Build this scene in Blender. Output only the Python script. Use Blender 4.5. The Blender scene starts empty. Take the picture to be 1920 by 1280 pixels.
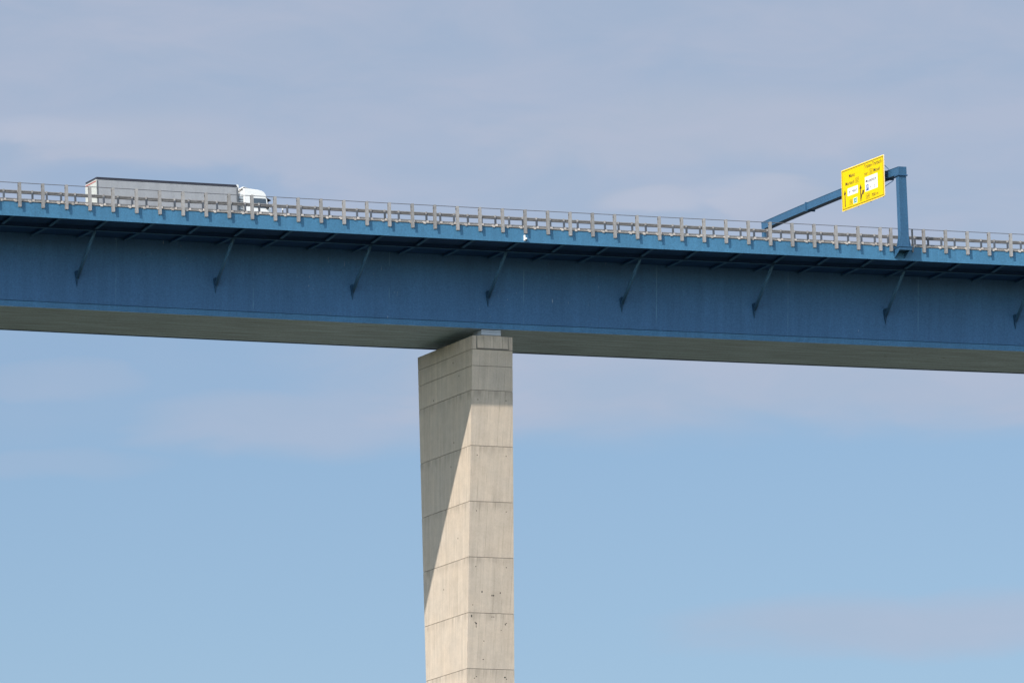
# Steel box-girder viaduct seen from the valley floor with a long lens.
import bpy, bmesh, math, random
from mathutils import Vector, Matrix

random.seed(7)
scene = bpy.context.scene
col = scene.collection
R = math.radians

# ------------------------------------------------------------------ helpers
ZO = 155.0                                  # valley floor is z = 0, lower edge of the deck fascia is about z = 155
KCURVE, GRADE, CROSS = -0.00054, 0.00514, -0.00874


def D(s, y, z):
    """Point of the bridge: s metres along the axis, y across from the near edge, z above the fascia foot."""
    n = KCURVE * s
    return Vector((s - y * math.sin(n), KCURVE * s * s / 2 + y * math.cos(n), ZO + z + GRADE * s + CROSS * y))


def frame(s, y=0.0, z=0.0):
    n = KCURVE * s
    X = Vector((math.cos(n), math.sin(n), GRADE)).normalized()
    Yv = Vector((-math.sin(n), math.cos(n), CROSS))
    Z = X.cross(Yv).normalized()
    Y = Z.cross(X).normalized()
    M = Matrix((X, Y, Z)).transposed().to_4x4()
    M.translation = D(s, y, z)
    return M


class MB:
    """Collects polygons; build() links them as one mesh object."""

    def __init__(self):
        self.v, self.f, self.m = [], [], []

    def poly(self, pts, mi=0):
        b = len(self.v)
        self.v += [tuple(p) for p in pts]
        self.f.append(tuple(range(b, b + len(pts))))
        self.m.append(mi)

    def hexa(self, p, mi=0):
        b = len(self.v)
        self.v += [tuple(q) for q in p]
        for f in ((0, 3, 2, 1), (4, 5, 6, 7), (0, 1, 5, 4), (1, 2, 6, 5), (2, 3, 7, 6), (3, 0, 4, 7)):
            self.f.append(tuple(b + i for i in f))
            self.m.append(mi)

    def box(self, x0, x1, y0, y1, z0, z1, mi=0):
        self.hexa([(x0, y0, z0), (x1, y0, z0), (x1, y1, z0), (x0, y1, z0),
                   (x0, y0, z1), (x1, y0, z1), (x1, y1, z1), (x0, y1, z1)], mi)

    def tube(self, a, b, r, n=10, r2=None, mi=0):
        a, b = Vector(a), Vector(b)
        d = (b - a).normalized()
        u = d.orthogonal().normalized()
        w = d.cross(u)
        r2 = r if r2 is None else r2
        A = [a + (u * math.cos(t) + w * math.sin(t)) * r for t in [2 * math.pi * i / n for i in range(n)]]
        B = [b + (u * math.cos(t) + w * math.sin(t)) * r2 for t in [2 * math.pi * i / n for i in range(n)]]
        k = len(self.v)
        self.v += [tuple(p) for p in A + B]
        for i in range(n):
            j = (i + 1) % n
            self.f.append((k + i, k + j, k + n + j, k + n + i)); self.m.append(mi)
        self.f.append(tuple(k + i for i in reversed(range(n)))); self.m.append(mi)
        self.f.append(tuple(k + n + i for i in range(n))); self.m.append(mi)

    def bar(self, a, b, w, h, mi=0, up=(0, 0, 1)):
        """Rectangular bar from a to b, w wide and h deep."""
        a, b = Vector(a), Vector(b)
        d = (b - a).normalized()
        s = d.cross(Vector(up)).normalized() * (w / 2)
        t = s.cross(d).normalized() * (h / 2)
        self.hexa([a - s - t, a + s - t, b + s - t, b - s - t, a - s + t, a + s + t, b + s + t, b - s + t], mi)

    def prism(self, prof, y0, y1, mi=0, axes='xz'):
        """Extrude an (x, z) outline between y0 and y1."""
        b = len(self.v)
        n = len(prof)
        for yy in (y0, y1):
            for (px, pz) in prof:
                self.v.append((px, yy, pz))
        for i in range(n):
            j = (i + 1) % n
            self.f.append((b + i, b + j, b + n + j, b + n + i)); self.m.append(mi)
        self.f.append(tuple(b + i for i in reversed(range(n)))); self.m.append(mi)
        self.f.append(tuple(b + n + i for i in range(n))); self.m.append(mi)

    def sweep(self, prof, s_list, closed=True, mi=0):
        """Sweep a (y, z) outline along the bridge axis."""
        b = len(self.v)
        n = len(prof)
        for s in s_list:
            for (y, z) in prof:
                self.v.append(tuple(D(s, y, z)))
        for k in range(len(s_list) - 1):
            for i in range(n if closed else n - 1):
                j = (i + 1) % n
                self.f.append((b + k * n + i, b + (k + 1) * n + i, b + (k + 1) * n + j, b + k * n + j)); self.m.append(mi)
        if closed:
            self.f.append(tuple(b + i for i in range(n))); self.m.append(mi)
            self.f.append(tuple(b + (len(s_list) - 1) * n + i for i in reversed(range(n)))); self.m.append(mi)

    def build(self, name, mats, parent=None, bevel=0.0, smooth=False, seg=2):
        me = bpy.data.meshes.new(name)
        me.from_pydata(self.v, [], self.f)
        if not isinstance(mats, (list, tuple)):
            mats = [mats]
        for m in mats:
            me.materials.append(m)
        me.polygons.foreach_set('material_index', self.m)
        bm = bmesh.new()
        bm.from_mesh(me)
        bmesh.ops.remove_doubles(bm, verts=bm.verts, dist=1e-5)
        bmesh.ops.recalc_face_normals(bm, faces=bm.faces)
        if bevel:
            ed = [e for e in bm.edges if len(e.link_faces) == 2 and e.calc_face_angle(0) > 0.5]
            bmesh.ops.bevel(bm, geom=ed, offset=bevel, segments=seg, affect='EDGES', profile=0.5)
        bm.to_mesh(me)
        bm.free()
        if smooth:
            me.polygons.foreach_set('use_smooth', [True] * len(me.polygons))
        me.update()
        o = bpy.data.objects.new(name, me)
        col.objects.link(o)
        if parent is not None:
            o.parent = parent
        return o


def tag(o, label=None, cat=None, group=None, kind=None):
    for k, v in (('label', label), ('category', cat), ('group', group), ('kind', kind)):
        if v:
            o[k] = v
    return o


def thing(name, M, label, cat, group=None):
    o = bpy.data.objects.new(name, None)
    col.objects.link(o)
    o.matrix_world = M
    o.empty_display_size = 0.5
    return tag(o, label, cat, group)


def link_copy(o, parent):
    c = o.copy()
    col.objects.link(c)
    c.parent = parent
    return c


# ------------------------------------------------------------------ materials
def newmat(name):
    m = bpy.data.materials.new(name)
    m.use_nodes = True
    nt = m.node_tree
    nt.nodes.clear()
    out = nt.nodes.new('ShaderNodeOutputMaterial')
    bs = nt.nodes.new('ShaderNodeBsdfPrincipled')
    nt.links.new(bs.outputs[0], out.inputs[0])
    return m, nt, bs


class NT:
    """Small wrapper to write node graphs tersely."""

    def __init__(self, nt):
        self.nt = nt

    def n(self, t, **kw):
        o = self.nt.nodes.new(t)
        for k, v in kw.items():
            setattr(o, k, v)
        return o

    def put(self, sock, v):
        if isinstance(v, bpy.types.NodeSocket):
            self.nt.links.new(v, sock)
        else:
            sock.default_value = v

    def math(self, op, a, b=0.0, c=0.0, clamp=False):
        o = self.n('ShaderNodeMath', operation=op, use_clamp=clamp)
        self.put(o.inputs[0], a); self.put(o.inputs[1], b); self.put(o.inputs[2], c)
        return o.outputs[0]

    def vmath(self, op, a, b):
        o = self.n('ShaderNodeVectorMath', operation=op)
        self.put(o.inputs[0], a); self.put(o.inputs[1], b)
        return o.outputs[0]

    def xyz(self, v):
        o = self.n('ShaderNodeSeparateXYZ'); self.put(o.inputs[0], v)
        return o.outputs

    def comb(self, x, y, z):
        o = self.n('ShaderNodeCombineXYZ')
        self.put(o.inputs[0], x); self.put(o.inputs[1], y); self.put(o.inputs[2], z)
        return o.outputs[0]

    def noise(self, vec, scale, detail=3.0, rough=0.55, dist=0.0):
        o = self.n('ShaderNodeTexNoise')
        self.put(o.inputs['Vector'], vec)
        o.inputs['Scale'].default_value = scale
        o.inputs['Detail'].default_value = detail
        o.inputs['Roughness'].default_value = rough
        o.inputs['Distortion'].default_value = dist
        return o.outputs[0]

    def mapr(self, v, a, b, c=0.0, d=1.0, smooth=False):
        o = self.n('ShaderNodeMapRange', interpolation_type='SMOOTHSTEP' if smooth else 'LINEAR')
        self.put(o.inputs[0], v)
        for i, q in enumerate((a, b, c, d)):
            self.put(o.inputs[1 + i], q)
        return o.outputs[0]

    def mix(self, f, a, b, blend='MIX'):
        o = self.n('ShaderNodeMix', data_type='RGBA', blend_type=blend)
        self.put(o.inputs[0], f)
        self.put(o.inputs[6], a if isinstance(a, bpy.types.NodeSocket) else (*a, 1.0))
        self.put(o.inputs[7], b if isinstance(b, bpy.types.NodeSocket) else (*b, 1.0))
        return o.outputs[2]

    def bump(self, h, strength, dist):
        o = self.n('ShaderNodeBump')
        o.inputs['Strength'].default_value = strength
        o.inputs['Distance'].default_value = dist
        self.put(o.inputs['Height'], h)
        return o.outputs[0]

    def pos(self):
        return self.n('ShaderNodeNewGeometry').outputs['Position']

    def obj(self):
        return self.n('ShaderNodeTexCoord').outputs['Object']


def simple(name, c, rough=0.5, metal=0.0, var=0.12, scale=3.0, spec=0.5, fine=0.0, each=0.0):
    m, nt, bs = newmat(name)
    g = NT(nt)
    p = g.pos()
    v = g.mapr(g.noise(p, scale, 4.0), 0.3, 0.7, 1.0 - var, 1.0 + var)
    if fine:
        v = g.math('MULTIPLY', v, g.mapr(g.noise(p, 9.0, 2.0), 0.3, 0.7, 1.0 - fine, 1.0 + fine))
    if each:                                  # every piece has weathered a little differently
        rnd = g.n('ShaderNodeObjectInfo').outputs['Random']
        v = g.math('MULTIPLY', v, g.mapr(rnd, 0.0, 1.0, 1.0 - each, 1.0 + each))
    cc = g.mix(1.0, c, g.comb(v, v, v), 'MULTIPLY')
    g.put(bs.inputs['Base Color'], cc)
    bs.inputs['Roughness'].default_value = rough
    bs.inputs['Metallic'].default_value = metal
    bs.inputs['Specular IOR Level'].default_value = spec
    return m


def steel_paint(name, c, scuffs=0.0, seams=0.0):
    """Blue coating on steel plate: faint weathering, run-off streaks, plate seams and pale scuffs."""
    m, nt, bs = newmat(name)
    g = NT(nt)
    p = g.pos()
    x, y, z = g.xyz(p)[:3]
    big = g.noise(p, 0.12, 4.0)
    v = g.mapr(big, 0.3, 0.7, 0.93, 1.07)
    st = g.noise(g.comb(g.math('MULTIPLY', x, 1.6), g.math('MULTIPLY', y, 0.4), g.math('MULTIPLY', z, 0.10)), 1.0, 5.0, 0.65)
    v = g.math('MULTIPLY', v, g.mapr(st, 0.3, 0.7, 0.90, 1.10))
    v = g.math('MULTIPLY', v, g.mapr(g.noise(p, 7.0, 2.0, 0.7), 0.3, 0.7, 0.84, 1.16))
    cc = g.mix(1.0, c, g.comb(v, v, v), 'MULTIPLY')
    if seams:
        fr = g.math('FRACT', g.math('MULTIPLY', g.math('ADD', x, 3.1), 1 / 13.2))
        line = g.math('LESS_THAN', g.math('ABSOLUTE', g.math('SUBTRACT', fr, 0.5)), 0.0035)
        line = g.math('MULTIPLY', line, g.mapr(g.noise(g.comb(x, z, 0.0), 0.5, 3.0), 0.42, 0.62))
        cc = g.mix(g.math('MULTIPLY', line, seams), cc, (0.10, 0.24, 0.42))
    if scuffs:
        sv = g.comb(g.math('MULTIPLY', x, 7.0), 0.0, g.math('MULTIPLY', z, 0.9))
        s1 = g.mapr(g.noise(sv, 1.0, 3.0, 0.6), 0.665, 0.72)
        s2 = g.mapr(g.noise(p, 0.16, 2.0), 0.50, 0.60)
        cc = g.mix(g.math('MULTIPLY', g.math('MULTIPLY', s1, s2), scuffs), cc, (0.40, 0.50, 0.60))
    g.put(bs.inputs['Base Color'], cc)
    bs.inputs['Roughness'].default_value = 0.55
    bs.inputs['Specular IOR Level'].default_value = 0.35
    if seams:
        wav = g.noise(g.comb(g.math('MULTIPLY', x, 0.45), 0.0, g.math('MULTIPLY', z, 0.30)), 1.0, 2.0)
        g.put(bs.inputs['Normal'], g.bump(wav, 0.5, 0.25))
    return m


BLUE = (0.054, 0.172, 0.298)
M_fascia = steel_paint('fascia_blue_paint', BLUE)
M_web = steel_paint('web_blue_paint', (0.054, 0.156, 0.330), scuffs=0.8, seams=1.0)
M_strip = steel_paint('lower_strip_blue_paint', (0.072, 0.205, 0.390), scuffs=0.6)
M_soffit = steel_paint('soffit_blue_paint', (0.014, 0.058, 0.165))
M_rib = steel_paint('rib_flange_blue_paint', (0.058, 0.155, 0.285))
M_ribweb = steel_paint('rib_web_blue_paint', (0.044, 0.150, 0.360))
M_dark_shade = steel_paint('dark_blue_shade_paint', (0.022, 0.080, 0.170))  # dark tone paints in shade at the strut feet; also coats joint plates
M_gantry = steel_paint('gantry_blue_paint', (0.028, 0.092, 0.178))


def make_underside():
    m, nt, bs = newmat('underside_grey_green_paint')
    g = NT(nt)
    x, y, z = g.xyz(g.pos())[:3]
    st = g.noise(g.comb(g.math('MULTIPLY', x, 0.16), g.math('MULTIPLY', y, 2.2), 0.0), 1.0, 6.0, 0.65, 0.3)
    v = g.mapr(st, 0.3, 0.7, 0.66, 1.34)
    v = g.math('MULTIPLY', v, g.mapr(g.noise(g.pos(), 5.0, 2.0, 0.7), 0.3, 0.7, 0.86, 1.14))
    v = g.math('MULTIPLY', v, g.mapr(g.noise(g.pos(), 0.15, 3.0), 0.3, 0.7, 0.93, 1.08))
    cc = g.mix(1.0, (0.47, 0.585, 0.68), g.comb(v, v, v), 'MULTIPLY')
    dots = g.math('LESS_THAN', g.noise(g.pos(), 1.4, 1.0), 0.19)
    cc = g.mix(g.math('MULTIPLY', dots, 0.8), cc, (0.02, 0.03, 0.03))
    g.put(bs.inputs['Base Color'], cc)
    bs.inputs['Roughness'].default_value = 0.6
    return m


M_under = make_underside()
M_under_edge = steel_paint('underside_edge_shade_paint', (0.02, 0.06, 0.13))  # navy tone paints in the shade along the far bottom edge

ZJ = -12.035                                # reference joint of the pier, relative to the fascia foot
LIFT = 5.0


def make_concrete():
    m, nt, bs = newmat('pier_board_marked_concrete')
    g = NT(nt)
    p = g.pos()
    x, y, z = g.xyz(p)[:3]
    zr = g.math('SUBTRACT', z, ZO + ZJ)
    lift = g.math('FLOOR', g.math('DIVIDE', zr, LIFT))
    wn = g.n('ShaderNodeTexWhiteNoise', noise_dimensions='1D')
    g.put(wn.inputs['W'], lift)
    tone = g.mapr(wn.outputs[0], 0.0, 1.0, 0.955, 1.03)
    h = g.math('ADD', x, y)
    # vertical run-off streaks and board tones
    st = g.noise(g.comb(g.math('MULTIPLY', h, 2.6), lift, g.math('MULTIPLY', z, 0.14)), 1.0, 6.0, 0.62)
    v = g.math('MULTIPLY', tone, g.mapr(st, 0.25, 0.75, 0.87, 1.11))
    brd = g.n('ShaderNodeTexWhiteNoise', noise_dimensions='2D')
    g.put(brd.inputs['Vector'], g.comb(g.math('FLOOR', g.math('MULTIPLY', h, 1.9)), lift, 0.0))
    v = g.math('MULTIPLY', v, g.mapr(brd.outputs[0], 0, 1, 0.965, 1.03))
    v = g.math('MULTIPLY', v, g.mapr(g.noise(p, 0.9, 5.0, 0.65), 0.3, 0.7, 0.93, 1.07))
    v = g.math('MULTIPLY', v, g.mapr(g.noise(p, 7.0, 3.0, 0.75), 0.3, 0.7, 0.95, 1.06))
    # damp band under each joint
    f = g.math('SUBTRACT', g.math('DIVIDE', zr, LIFT), lift)          # 0 at the bottom of a lift, 1 at its top
    wob = g.noise(g.comb(g.math('MULTIPLY', h, 1.2), lift, 0.0), 1.0, 4.0, 0.7)
    band = g.math('MULTIPLY', g.mapr(f, 0.80, 0.97, smooth=True), g.mapr(wob, 0.42, 0.66))
    v = g.math('MULTIPLY', v, g.mapr(band, 0.0, 1.0, 1.0, 0.70))
    # narrow board joints, irregular and broken
    vo = g.n('ShaderNodeTexVoronoi', voronoi_dimensions='2D', feature='DISTANCE_TO_EDGE')
    vo1 = g.n('ShaderNodeTexVoronoi', voronoi_dimensions='1D', feature='F1')
    g.put(vo1.inputs['W'], g.math('ADD', g.math('MULTIPLY', h, 1.15), g.math('MULTIPLY', lift, 7.31)))
    vo2 = g.n('ShaderNodeTexVoronoi', voronoi_dimensions='1D', feature='F2')
    g.put(vo2.inputs['W'], g.math('ADD', g.math('MULTIPLY', h, 1.15), g.math('MULTIPLY', lift, 7.31)))
    for q in (vo1, vo2):
        q.inputs['Scale'].default_value = 1.0
    edge = g.math('SUBTRACT', vo2.outputs['Distance'], vo1.outputs['Distance'])
    ln = g.mapr(edge, 0.0, 0.055, 1.0, 0.0)
    brk = g.mapr(g.noise(g.comb(g.math('MULTIPLY', h, 1.0), 0.0, g.math('MULTIPLY', z, 0.45)), 1.0, 4.0), 0.40, 0.62)
    v = g.math('MULTIPLY', v, g.math('SUBTRACT', 1.0, g.math('MULTIPLY', g.math('MULTIPLY', ln, brk), 0.50)))
    warm = g.mapr(g.noise(p, 0.35, 4.0), 0.35, 0.65)
    base = g.mix(warm, (0.540, 0.446, 0.356), (0.518, 0.438, 0.360))
    cc = g.mix(1.0, base, g.comb(v, v, v), 'MULTIPLY')
    g.put(bs.inputs['Base Color'], cc)
    bs.inputs['Roughness'].default_value = 0.9
    bs.inputs['Specular IOR Level'].default_value = 0.2
    g.put(bs.inputs['Normal'], g.bump(g.math('ADD', st, g.noise(p, 7.0, 3.0)), 0.25, 0.03))
    return m


M_conc = make_concrete()
M_hole = simple('dark_hole', (0.03, 0.028, 0.025), 0.9)
M_joint = simple('joint_shadow_tone', (0.20, 0.18, 0.16), 0.95)  # dark tone adds painted shade inside the pier grooves
M_galv = simple('galvanised_steel', (0.290, 0.278, 0.275), 0.6, 0.0, 0.14, 4.0, 0.35, 0.06, 0.16)
M_galv_dark = simple('dull_galvanised_steel', (0.185, 0.18, 0.18), 0.6, 0.0, 0.18, 2.5, 0.3, 0.08)
M_postdark = simple('dark_barrier_post_steel', (0.075, 0.085, 0.105), 0.55, 0.0, 0.15, 3.0, 0.4, 0.0, 0.2)  # dark blue-grey, slightly different on each post
M_kerb = simple('pale_kerb_steel', (0.40, 0.37, 0.345), 0.65, 0.0, 0.12, 1.5)
M_bracket = simple('pale_anchor_block', (0.44, 0.40, 0.37), 0.7, 0.0, 0.1, 3.0, 0.5, 0.0, 0.25)
M_wire = simple('dark_rail_wire', (0.11, 0.11, 0.125), 0.5)
M_asphalt = simple('asphalt', (0.05, 0.05, 0.052), 0.9, 0, 0.2, 1.0)
M_bearing = simple('bearing_steel', (0.42, 0.46, 0.52), 0.5, 0.0, 0.08, 2.0)

M_curtain = None


def make_curtain():
    m, nt, bs = newmat('grey_truck_tarpaulin')
    g = NT(nt)
    p = g.obj()
    x, y, z = g.xyz(p)[:3]
    fold = g.noise(g.comb(g.math('MULTIPLY', x, 1.3), 0.0, g.math('MULTIPLY', z, 0.3)), 1.0, 3.0)
    v = g.mapr(fold, 0.3, 0.7, 0.93, 1.07)
    v = g.math('MULTIPLY', v, g.mapr(g.noise(p, 5.0, 3.0, 0.7), 0.3, 0.7, 0.94, 1.06))
    g.put(bs.inputs['Base Color'], g.mix(1.0, (0.30, 0.308, 0.33), g.comb(v, v, v), 'MULTIPLY'))
    bs.inputs['Roughness'].default_value = 0.6
    g.put(bs.inputs['Normal'], g.bump(fold, 0.4, 0.06))
    return m


M_curtain = make_curtain()
M_white = simple('white_cab_paint', (0.76, 0.76, 0.75), 0.3, 0.0, 0.02, 2.0)
M_rear = simple('pale_rear_door_paint', (0.47, 0.475, 0.44), 0.45, 0.0, 0.04, 2.0)
M_navy = simple('dark_roof_rail', (0.030, 0.030, 0.045), 0.5, 0.0, 0.1)
M_red = simple('red_stripe', (0.35, 0.07, 0.06), 0.5)
M_black = simple('black_rubber_plastic', (0.015, 0.015, 0.017), 0.55)
M_chassis = simple('dark_grey_chassis', (0.10, 0.11, 0.125), 0.6)
M_fair = simple('grey_side_fairing', (0.36, 0.40, 0.43), 0.5)
M_glass = simple('dark_window_glass', (0.045, 0.07, 0.095), 0.12, 0.0, 0.1, 2.0, 0.8)
M_chrome = simple('wheel_rim_metal', (0.45, 0.45, 0.46), 0.35, 0.7)
M_lamp = simple('clear_lamp_lens', (0.65, 0.66, 0.68), 0.2)
M_tail = simple('red_lamp_lens', (0.40, 0.02, 0.02), 0.3)

M_yellow = simple('yellow_sign_sheeting', (0.72, 0.505, 0.001), 0.6, 0.0, 0.02, 1.0, 0.1)
M_signblack = simple('black_sign_legend', (0.060, 0.024, 0.008), 0.6)
M_signwhite = simple('white_sign_sheeting', (0.86, 0.86, 0.86), 0.5, 0.0, 0.02)
M_signblue = simple('blue_sign_sheeting', (0.008, 0.05, 0.26), 0.5)
M_signgreen = simple('green_sign_sheeting', (0.0, 0.24, 0.21), 0.5)
M_signback = simple('aluminium_sign_back', (0.55, 0.50, 0.46), 0.5)
M_signedge = simple('pale_sign_rim', (0.80, 0.62, 0.42), 0.5)


def make_ground():
    m, nt, bs = newmat('vineyard_and_meadow')
    g = NT(nt)
    p = g.pos()
    x, y, z = g.xyz(p)[:3]
    vo = g.n('ShaderNodeTexVoronoi')
    vo.inputs['Scale'].default_value = 0.012
    g.put(vo.inputs['Vector'], p)
    c1 = g.mix(vo.outputs['Color'], (0.062, 0.061, 0.043), (0.084, 0.078, 0.058))
    rows = g.math('SINE', g.math('MULTIPLY', g.math('ADD', x, g.math('MULTIPLY', y, 0.4)), 2.6))
    c2 = g.mix(g.mapr(rows, -0.3, 0.4, 0.0, 0.6), c1, (0.10, 0.087, 0.067))
    c3 = g.mix(g.mapr(g.noise(p, 0.008, 5.0), 0.56, 0.62), c2, (0.04, 0.06, 0.022))
    # unseen ground: dark camera side and pale opposite slope, set to shape bounced light
    side = g.math('ADD', x, g.math('MULTIPLY', g.math('SUBTRACT', g.noise(p, 0.015, 4.0), 0.5), 90.0))
    c3 = g.mix(g.mapr(side, 30.0, 90.0, 1.0, 0.0), c3, (0.022, 0.029, 0.014))
    v = g.mapr(g.noise(p, 0.6, 6.0, 0.7), 0.3, 0.7, 0.75, 1.25)
    g.put(bs.inputs['Base Color'], g.mix(1.0, c3, g.comb(v, v, v), 'MULTIPLY'))
    bs.inputs['Roughness'].default_value = 0.95
    return m


# ------------------------------------------------------------------ terrain
def smooth01(t):
    t = max(0.0, min(1.0, t))
    return t * t * (3 - 2 * t)


def ground_h(x, y):
    h = 180.5 * smooth01((abs(x) - 120) / 900)
    if abs(x) > 130:
        h += 2.0 * math.sin(x * 0.011) * math.sin(y * 0.007 + 1) * smooth01((abs(x) - 360) / 300)
    return h


mb = MB()
N = 130


def gcoord(i):
    t = 2 * i / N - 1
    return math.copysign(abs(t) ** 2.2, t) * 9000


for i in range(N + 1):
    for j in range(N + 1):
        xx, yy = gcoord(i), gcoord(j)
        mb.v.append((xx, yy, ground_h(xx, yy)))
for i in range(N):
    for j in range(N):
        a = i * (N + 1) + j
        mb.f.append((a, a + N + 1, a + N + 2, a + 1)); mb.m.append(0)
gr = mb.build('ground', make_ground(), smooth=True)
tag(gr, 'green vineyard slopes of the valley below the viaduct', 'ground', kind='structure')

# ------------------------------------------------------------------ bridge superstructure
W = 28.92
S_ALL = [-420 + 6.0 * i for i in range(141)]
GRID0 = D(0, 0, 0)
bridge = thing('road_bridge', Matrix.Translation((0, 0, 0)),
               'blue painted steel box girder motorway bridge with wide overhanging deck carried on the concrete pier', 'bridge')


def mirror(prof):
    return [(W - y, z) for (y, z) in reversed(prof)]


def sweep_part(name, prof, mat, parent=bridge, s_list=S_ALL):
    m_ = MB()
    m_.sweep(prof, s_list)
    return m_.build(name, mat, parent)


fas = [(0.0, 0.0), (0.03, 0.0), (0.03, 1.25), (0.0, 1.25)]
sweep_part('fascia_plate', fas, M_fascia)
sweep_part('fascia_plate', mirror(fas), M_fascia)
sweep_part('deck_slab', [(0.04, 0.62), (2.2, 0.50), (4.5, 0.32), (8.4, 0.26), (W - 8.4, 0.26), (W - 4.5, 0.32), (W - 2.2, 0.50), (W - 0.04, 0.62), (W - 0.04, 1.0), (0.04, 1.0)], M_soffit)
kb = [(-0.07, 1.31), (0.60, 1.31), (0.60, 1.365), (-0.07, 1.365)]
sweep_part('kerb_cap', kb, M_kerb)
sweep_part('kerb_cap', mirror(kb), M_kerb)
ks = [(0.04, 1.004), (0.60, 1.004), (0.60, 1.302), (0.04, 1.302)]
sweep_part('kerb_beam', ks, M_galv_dark)
sweep_part('kerb_beam', mirror(ks), M_galv_dark)
# inclined webs of the box
wb = [(8.52, 0.59), (9.03, -5.66), (9.07, -5.66), (8.56, 0.59)]
sweep_part('girder_web', wb, M_web)
sweep_part('girder_web', mirror(wb), M_web)
gv = [(9.10, -5.66), (9.11, -5.72), (9.16, -5.72), (9.15, -5.66)]
sweep_part('web_joint_groove', gv, M_dark_shade)
sweep_part('web_joint_groove', mirror(gv), M_dark_shade)
lb = [(9.00, -5.72), (9.095, -6.20), (9.14, -6.20), (9.14, -5.72)]
sweep_part('lower_web_strip', lb, M_strip)
sweep_part('lower_web_strip', mirror(lb), M_strip)
sweep_part('bottom_plate', [(9.103, -6.224), (W - 9.103, -6.224), (W - 9.103, -6.19), (9.143, -6.19)], M_under)
ed = [(W - 9.10, -6.29), (W - 8.99, -6.29), (W - 8.99, -6.18), (W - 9.10, -6.18)]
sweep_part('bottom_edge_strip', ed, M_under_edge)
# longitudinal edge girder under the overhang
lg = [(4.49, 0.005), (4.52, 0.005), (4.52, 0.615), (4.49, 0.615)]
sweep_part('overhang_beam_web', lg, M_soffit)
lf = [(4.36, -0.025), (4.65, -0.025), (4.65, 0.002), (4.36, 0.002)]
sweep_part('overhang_beam_flange', lf, M_rib)

# transverse ribs under the overhang, every 4.4 m, and raking struts every third rib
rib0 = None
m_ = MB()
for (y0, z0, y1, z1) in ((0.05, 0.50, 4.34, 0.10), (4.67, 0.09, 8.50, 0.03)):
    m_.hexa([(-0.15, y0, z0), (0.15, y0, z0), (0.15, y1, z1), (-0.15, y1, z1),
             (-0.15, y0, z0 + .025), (0.15, y0, z0 + .025), (0.15, y1, z1 + .025), (-0.15, y1, z1 + .025)], 0)
    m_.hexa([(-0.012, y0, z0 + .027), (0.012, y0, z0 + .027), (0.012, y1, z1 + .027), (-0.012, y1, z1 + .027),
             (-0.012, y0, 0.66), (0.012, y0, 0.66), (0.012, y1, 0.31), (-0.012, y1, 0.31)], 1)
rib0 = m_.build('overhang_rib', [M_rib, M_ribweb], bridge)
for i, k in enumerate(range(-18, 19)):
    o = rib0 if i == 0 else link_copy(rib0, bridge)
    o.matrix_world = frame(k * 4.4)

m_ = MB()
m_.tube((0, 4.50, -0.03), (0, 8.90, -3.55), 0.15, 14)
strut0 = m_.build('overhang_strut', M_rib, bridge, smooth=True)
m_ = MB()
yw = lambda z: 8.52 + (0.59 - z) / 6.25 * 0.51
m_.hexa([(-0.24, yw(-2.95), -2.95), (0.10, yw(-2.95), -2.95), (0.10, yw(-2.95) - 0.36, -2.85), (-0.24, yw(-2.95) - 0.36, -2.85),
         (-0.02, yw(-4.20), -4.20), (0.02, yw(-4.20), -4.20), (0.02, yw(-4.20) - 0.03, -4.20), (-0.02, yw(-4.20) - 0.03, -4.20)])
gus0 = m_.build('gusset', M_dark_shade, strut0)
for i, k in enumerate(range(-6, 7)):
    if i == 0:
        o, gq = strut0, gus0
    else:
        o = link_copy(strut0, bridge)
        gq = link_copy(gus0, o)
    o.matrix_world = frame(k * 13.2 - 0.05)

# carriageway
m_ = MB()
m_.sweep([(0.62, 1.004), (W - 0.62, 1.004), (W - 0.62, 1.012), (0.62, 1.012)], S_ALL)
tag(m_.build('road', M_asphalt), 'asphalt carriageway on top of the bridge deck', 'road', kind='structure')

# ------------------------------------------------------------------ pier
pier = thing('bridge_pier', Matrix.Translation((0, 0, 0)),
             'tall tapering board marked concrete pier standing under the blue bridge girder', 'bridge pier')


def pier_section(zr):
    """x0, x1, y0, y1 at height zr above the fascia foot."""
    n = (ZJ - zr) / LIFT
    t = n / 5.0
    y0, y1 = 8.445 + 1.541 * t, 20.352 - 1.125 * t
    xa, xb = -2.0216 - 0.414 * t, 2.024 + 0.171 * t
    if n > 6.5:                                   # below the frame: narrow waist, then a flared foot
        q = (n - 6.5) / 21.0
        k = -1.3 * math.sin(min(q, 1) * math.pi) * 0.5 + 4.2 * smooth01(q)
        y0, y1 = 8.445 + 1.541 * 1.3 - k, 20.352 - 1.125 * 1.3 + k
    return (xa, xb, y0, y1)


joints = [ZJ + 3.685, ZJ + 2.194] + [ZJ - LIFT * i for i in range(0, 29)]
ztop = ZJ + 4.896
zbase = -ZO - 1.0
m_ = MB()
levels = [(ztop, 0.0)]
for zj in joints:
    if zj - 0.1 < zbase:
        break
    for dz, ins in ((0.022, 0.0), (0.0219, 0.05), (-0.0219, 0.05), (-0.022, 0.0)):
        levels.append((zj + dz, ins))
levels.append((zbase, 0.0))
for (zr, ins) in levels:
    x0, x1, y0, y1 = pier_section(zr)
    x0 += ins; x1 -= ins; y0 += ins; y1 -= ins
    m_.v += [(x0, y0, ZO + zr), (x1, y0, ZO + zr), (x1, y1, ZO + zr), (x0, y1, ZO + zr)]
for k in range(len(levels) - 1):
    dark = levels[k][1] > 0 and levels[k + 1][1] > 0
    for i in range(4):
        j = (i + 1) % 4
        m_.f.append((k * 4 + i, k * 4 + j, k * 4 + 4 + j, k * 4 + 4 + i)); m_.m.append(1 if dark else 0)
m_.f.append((0, 1, 2, 3)); m_.m.append(0)
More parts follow.
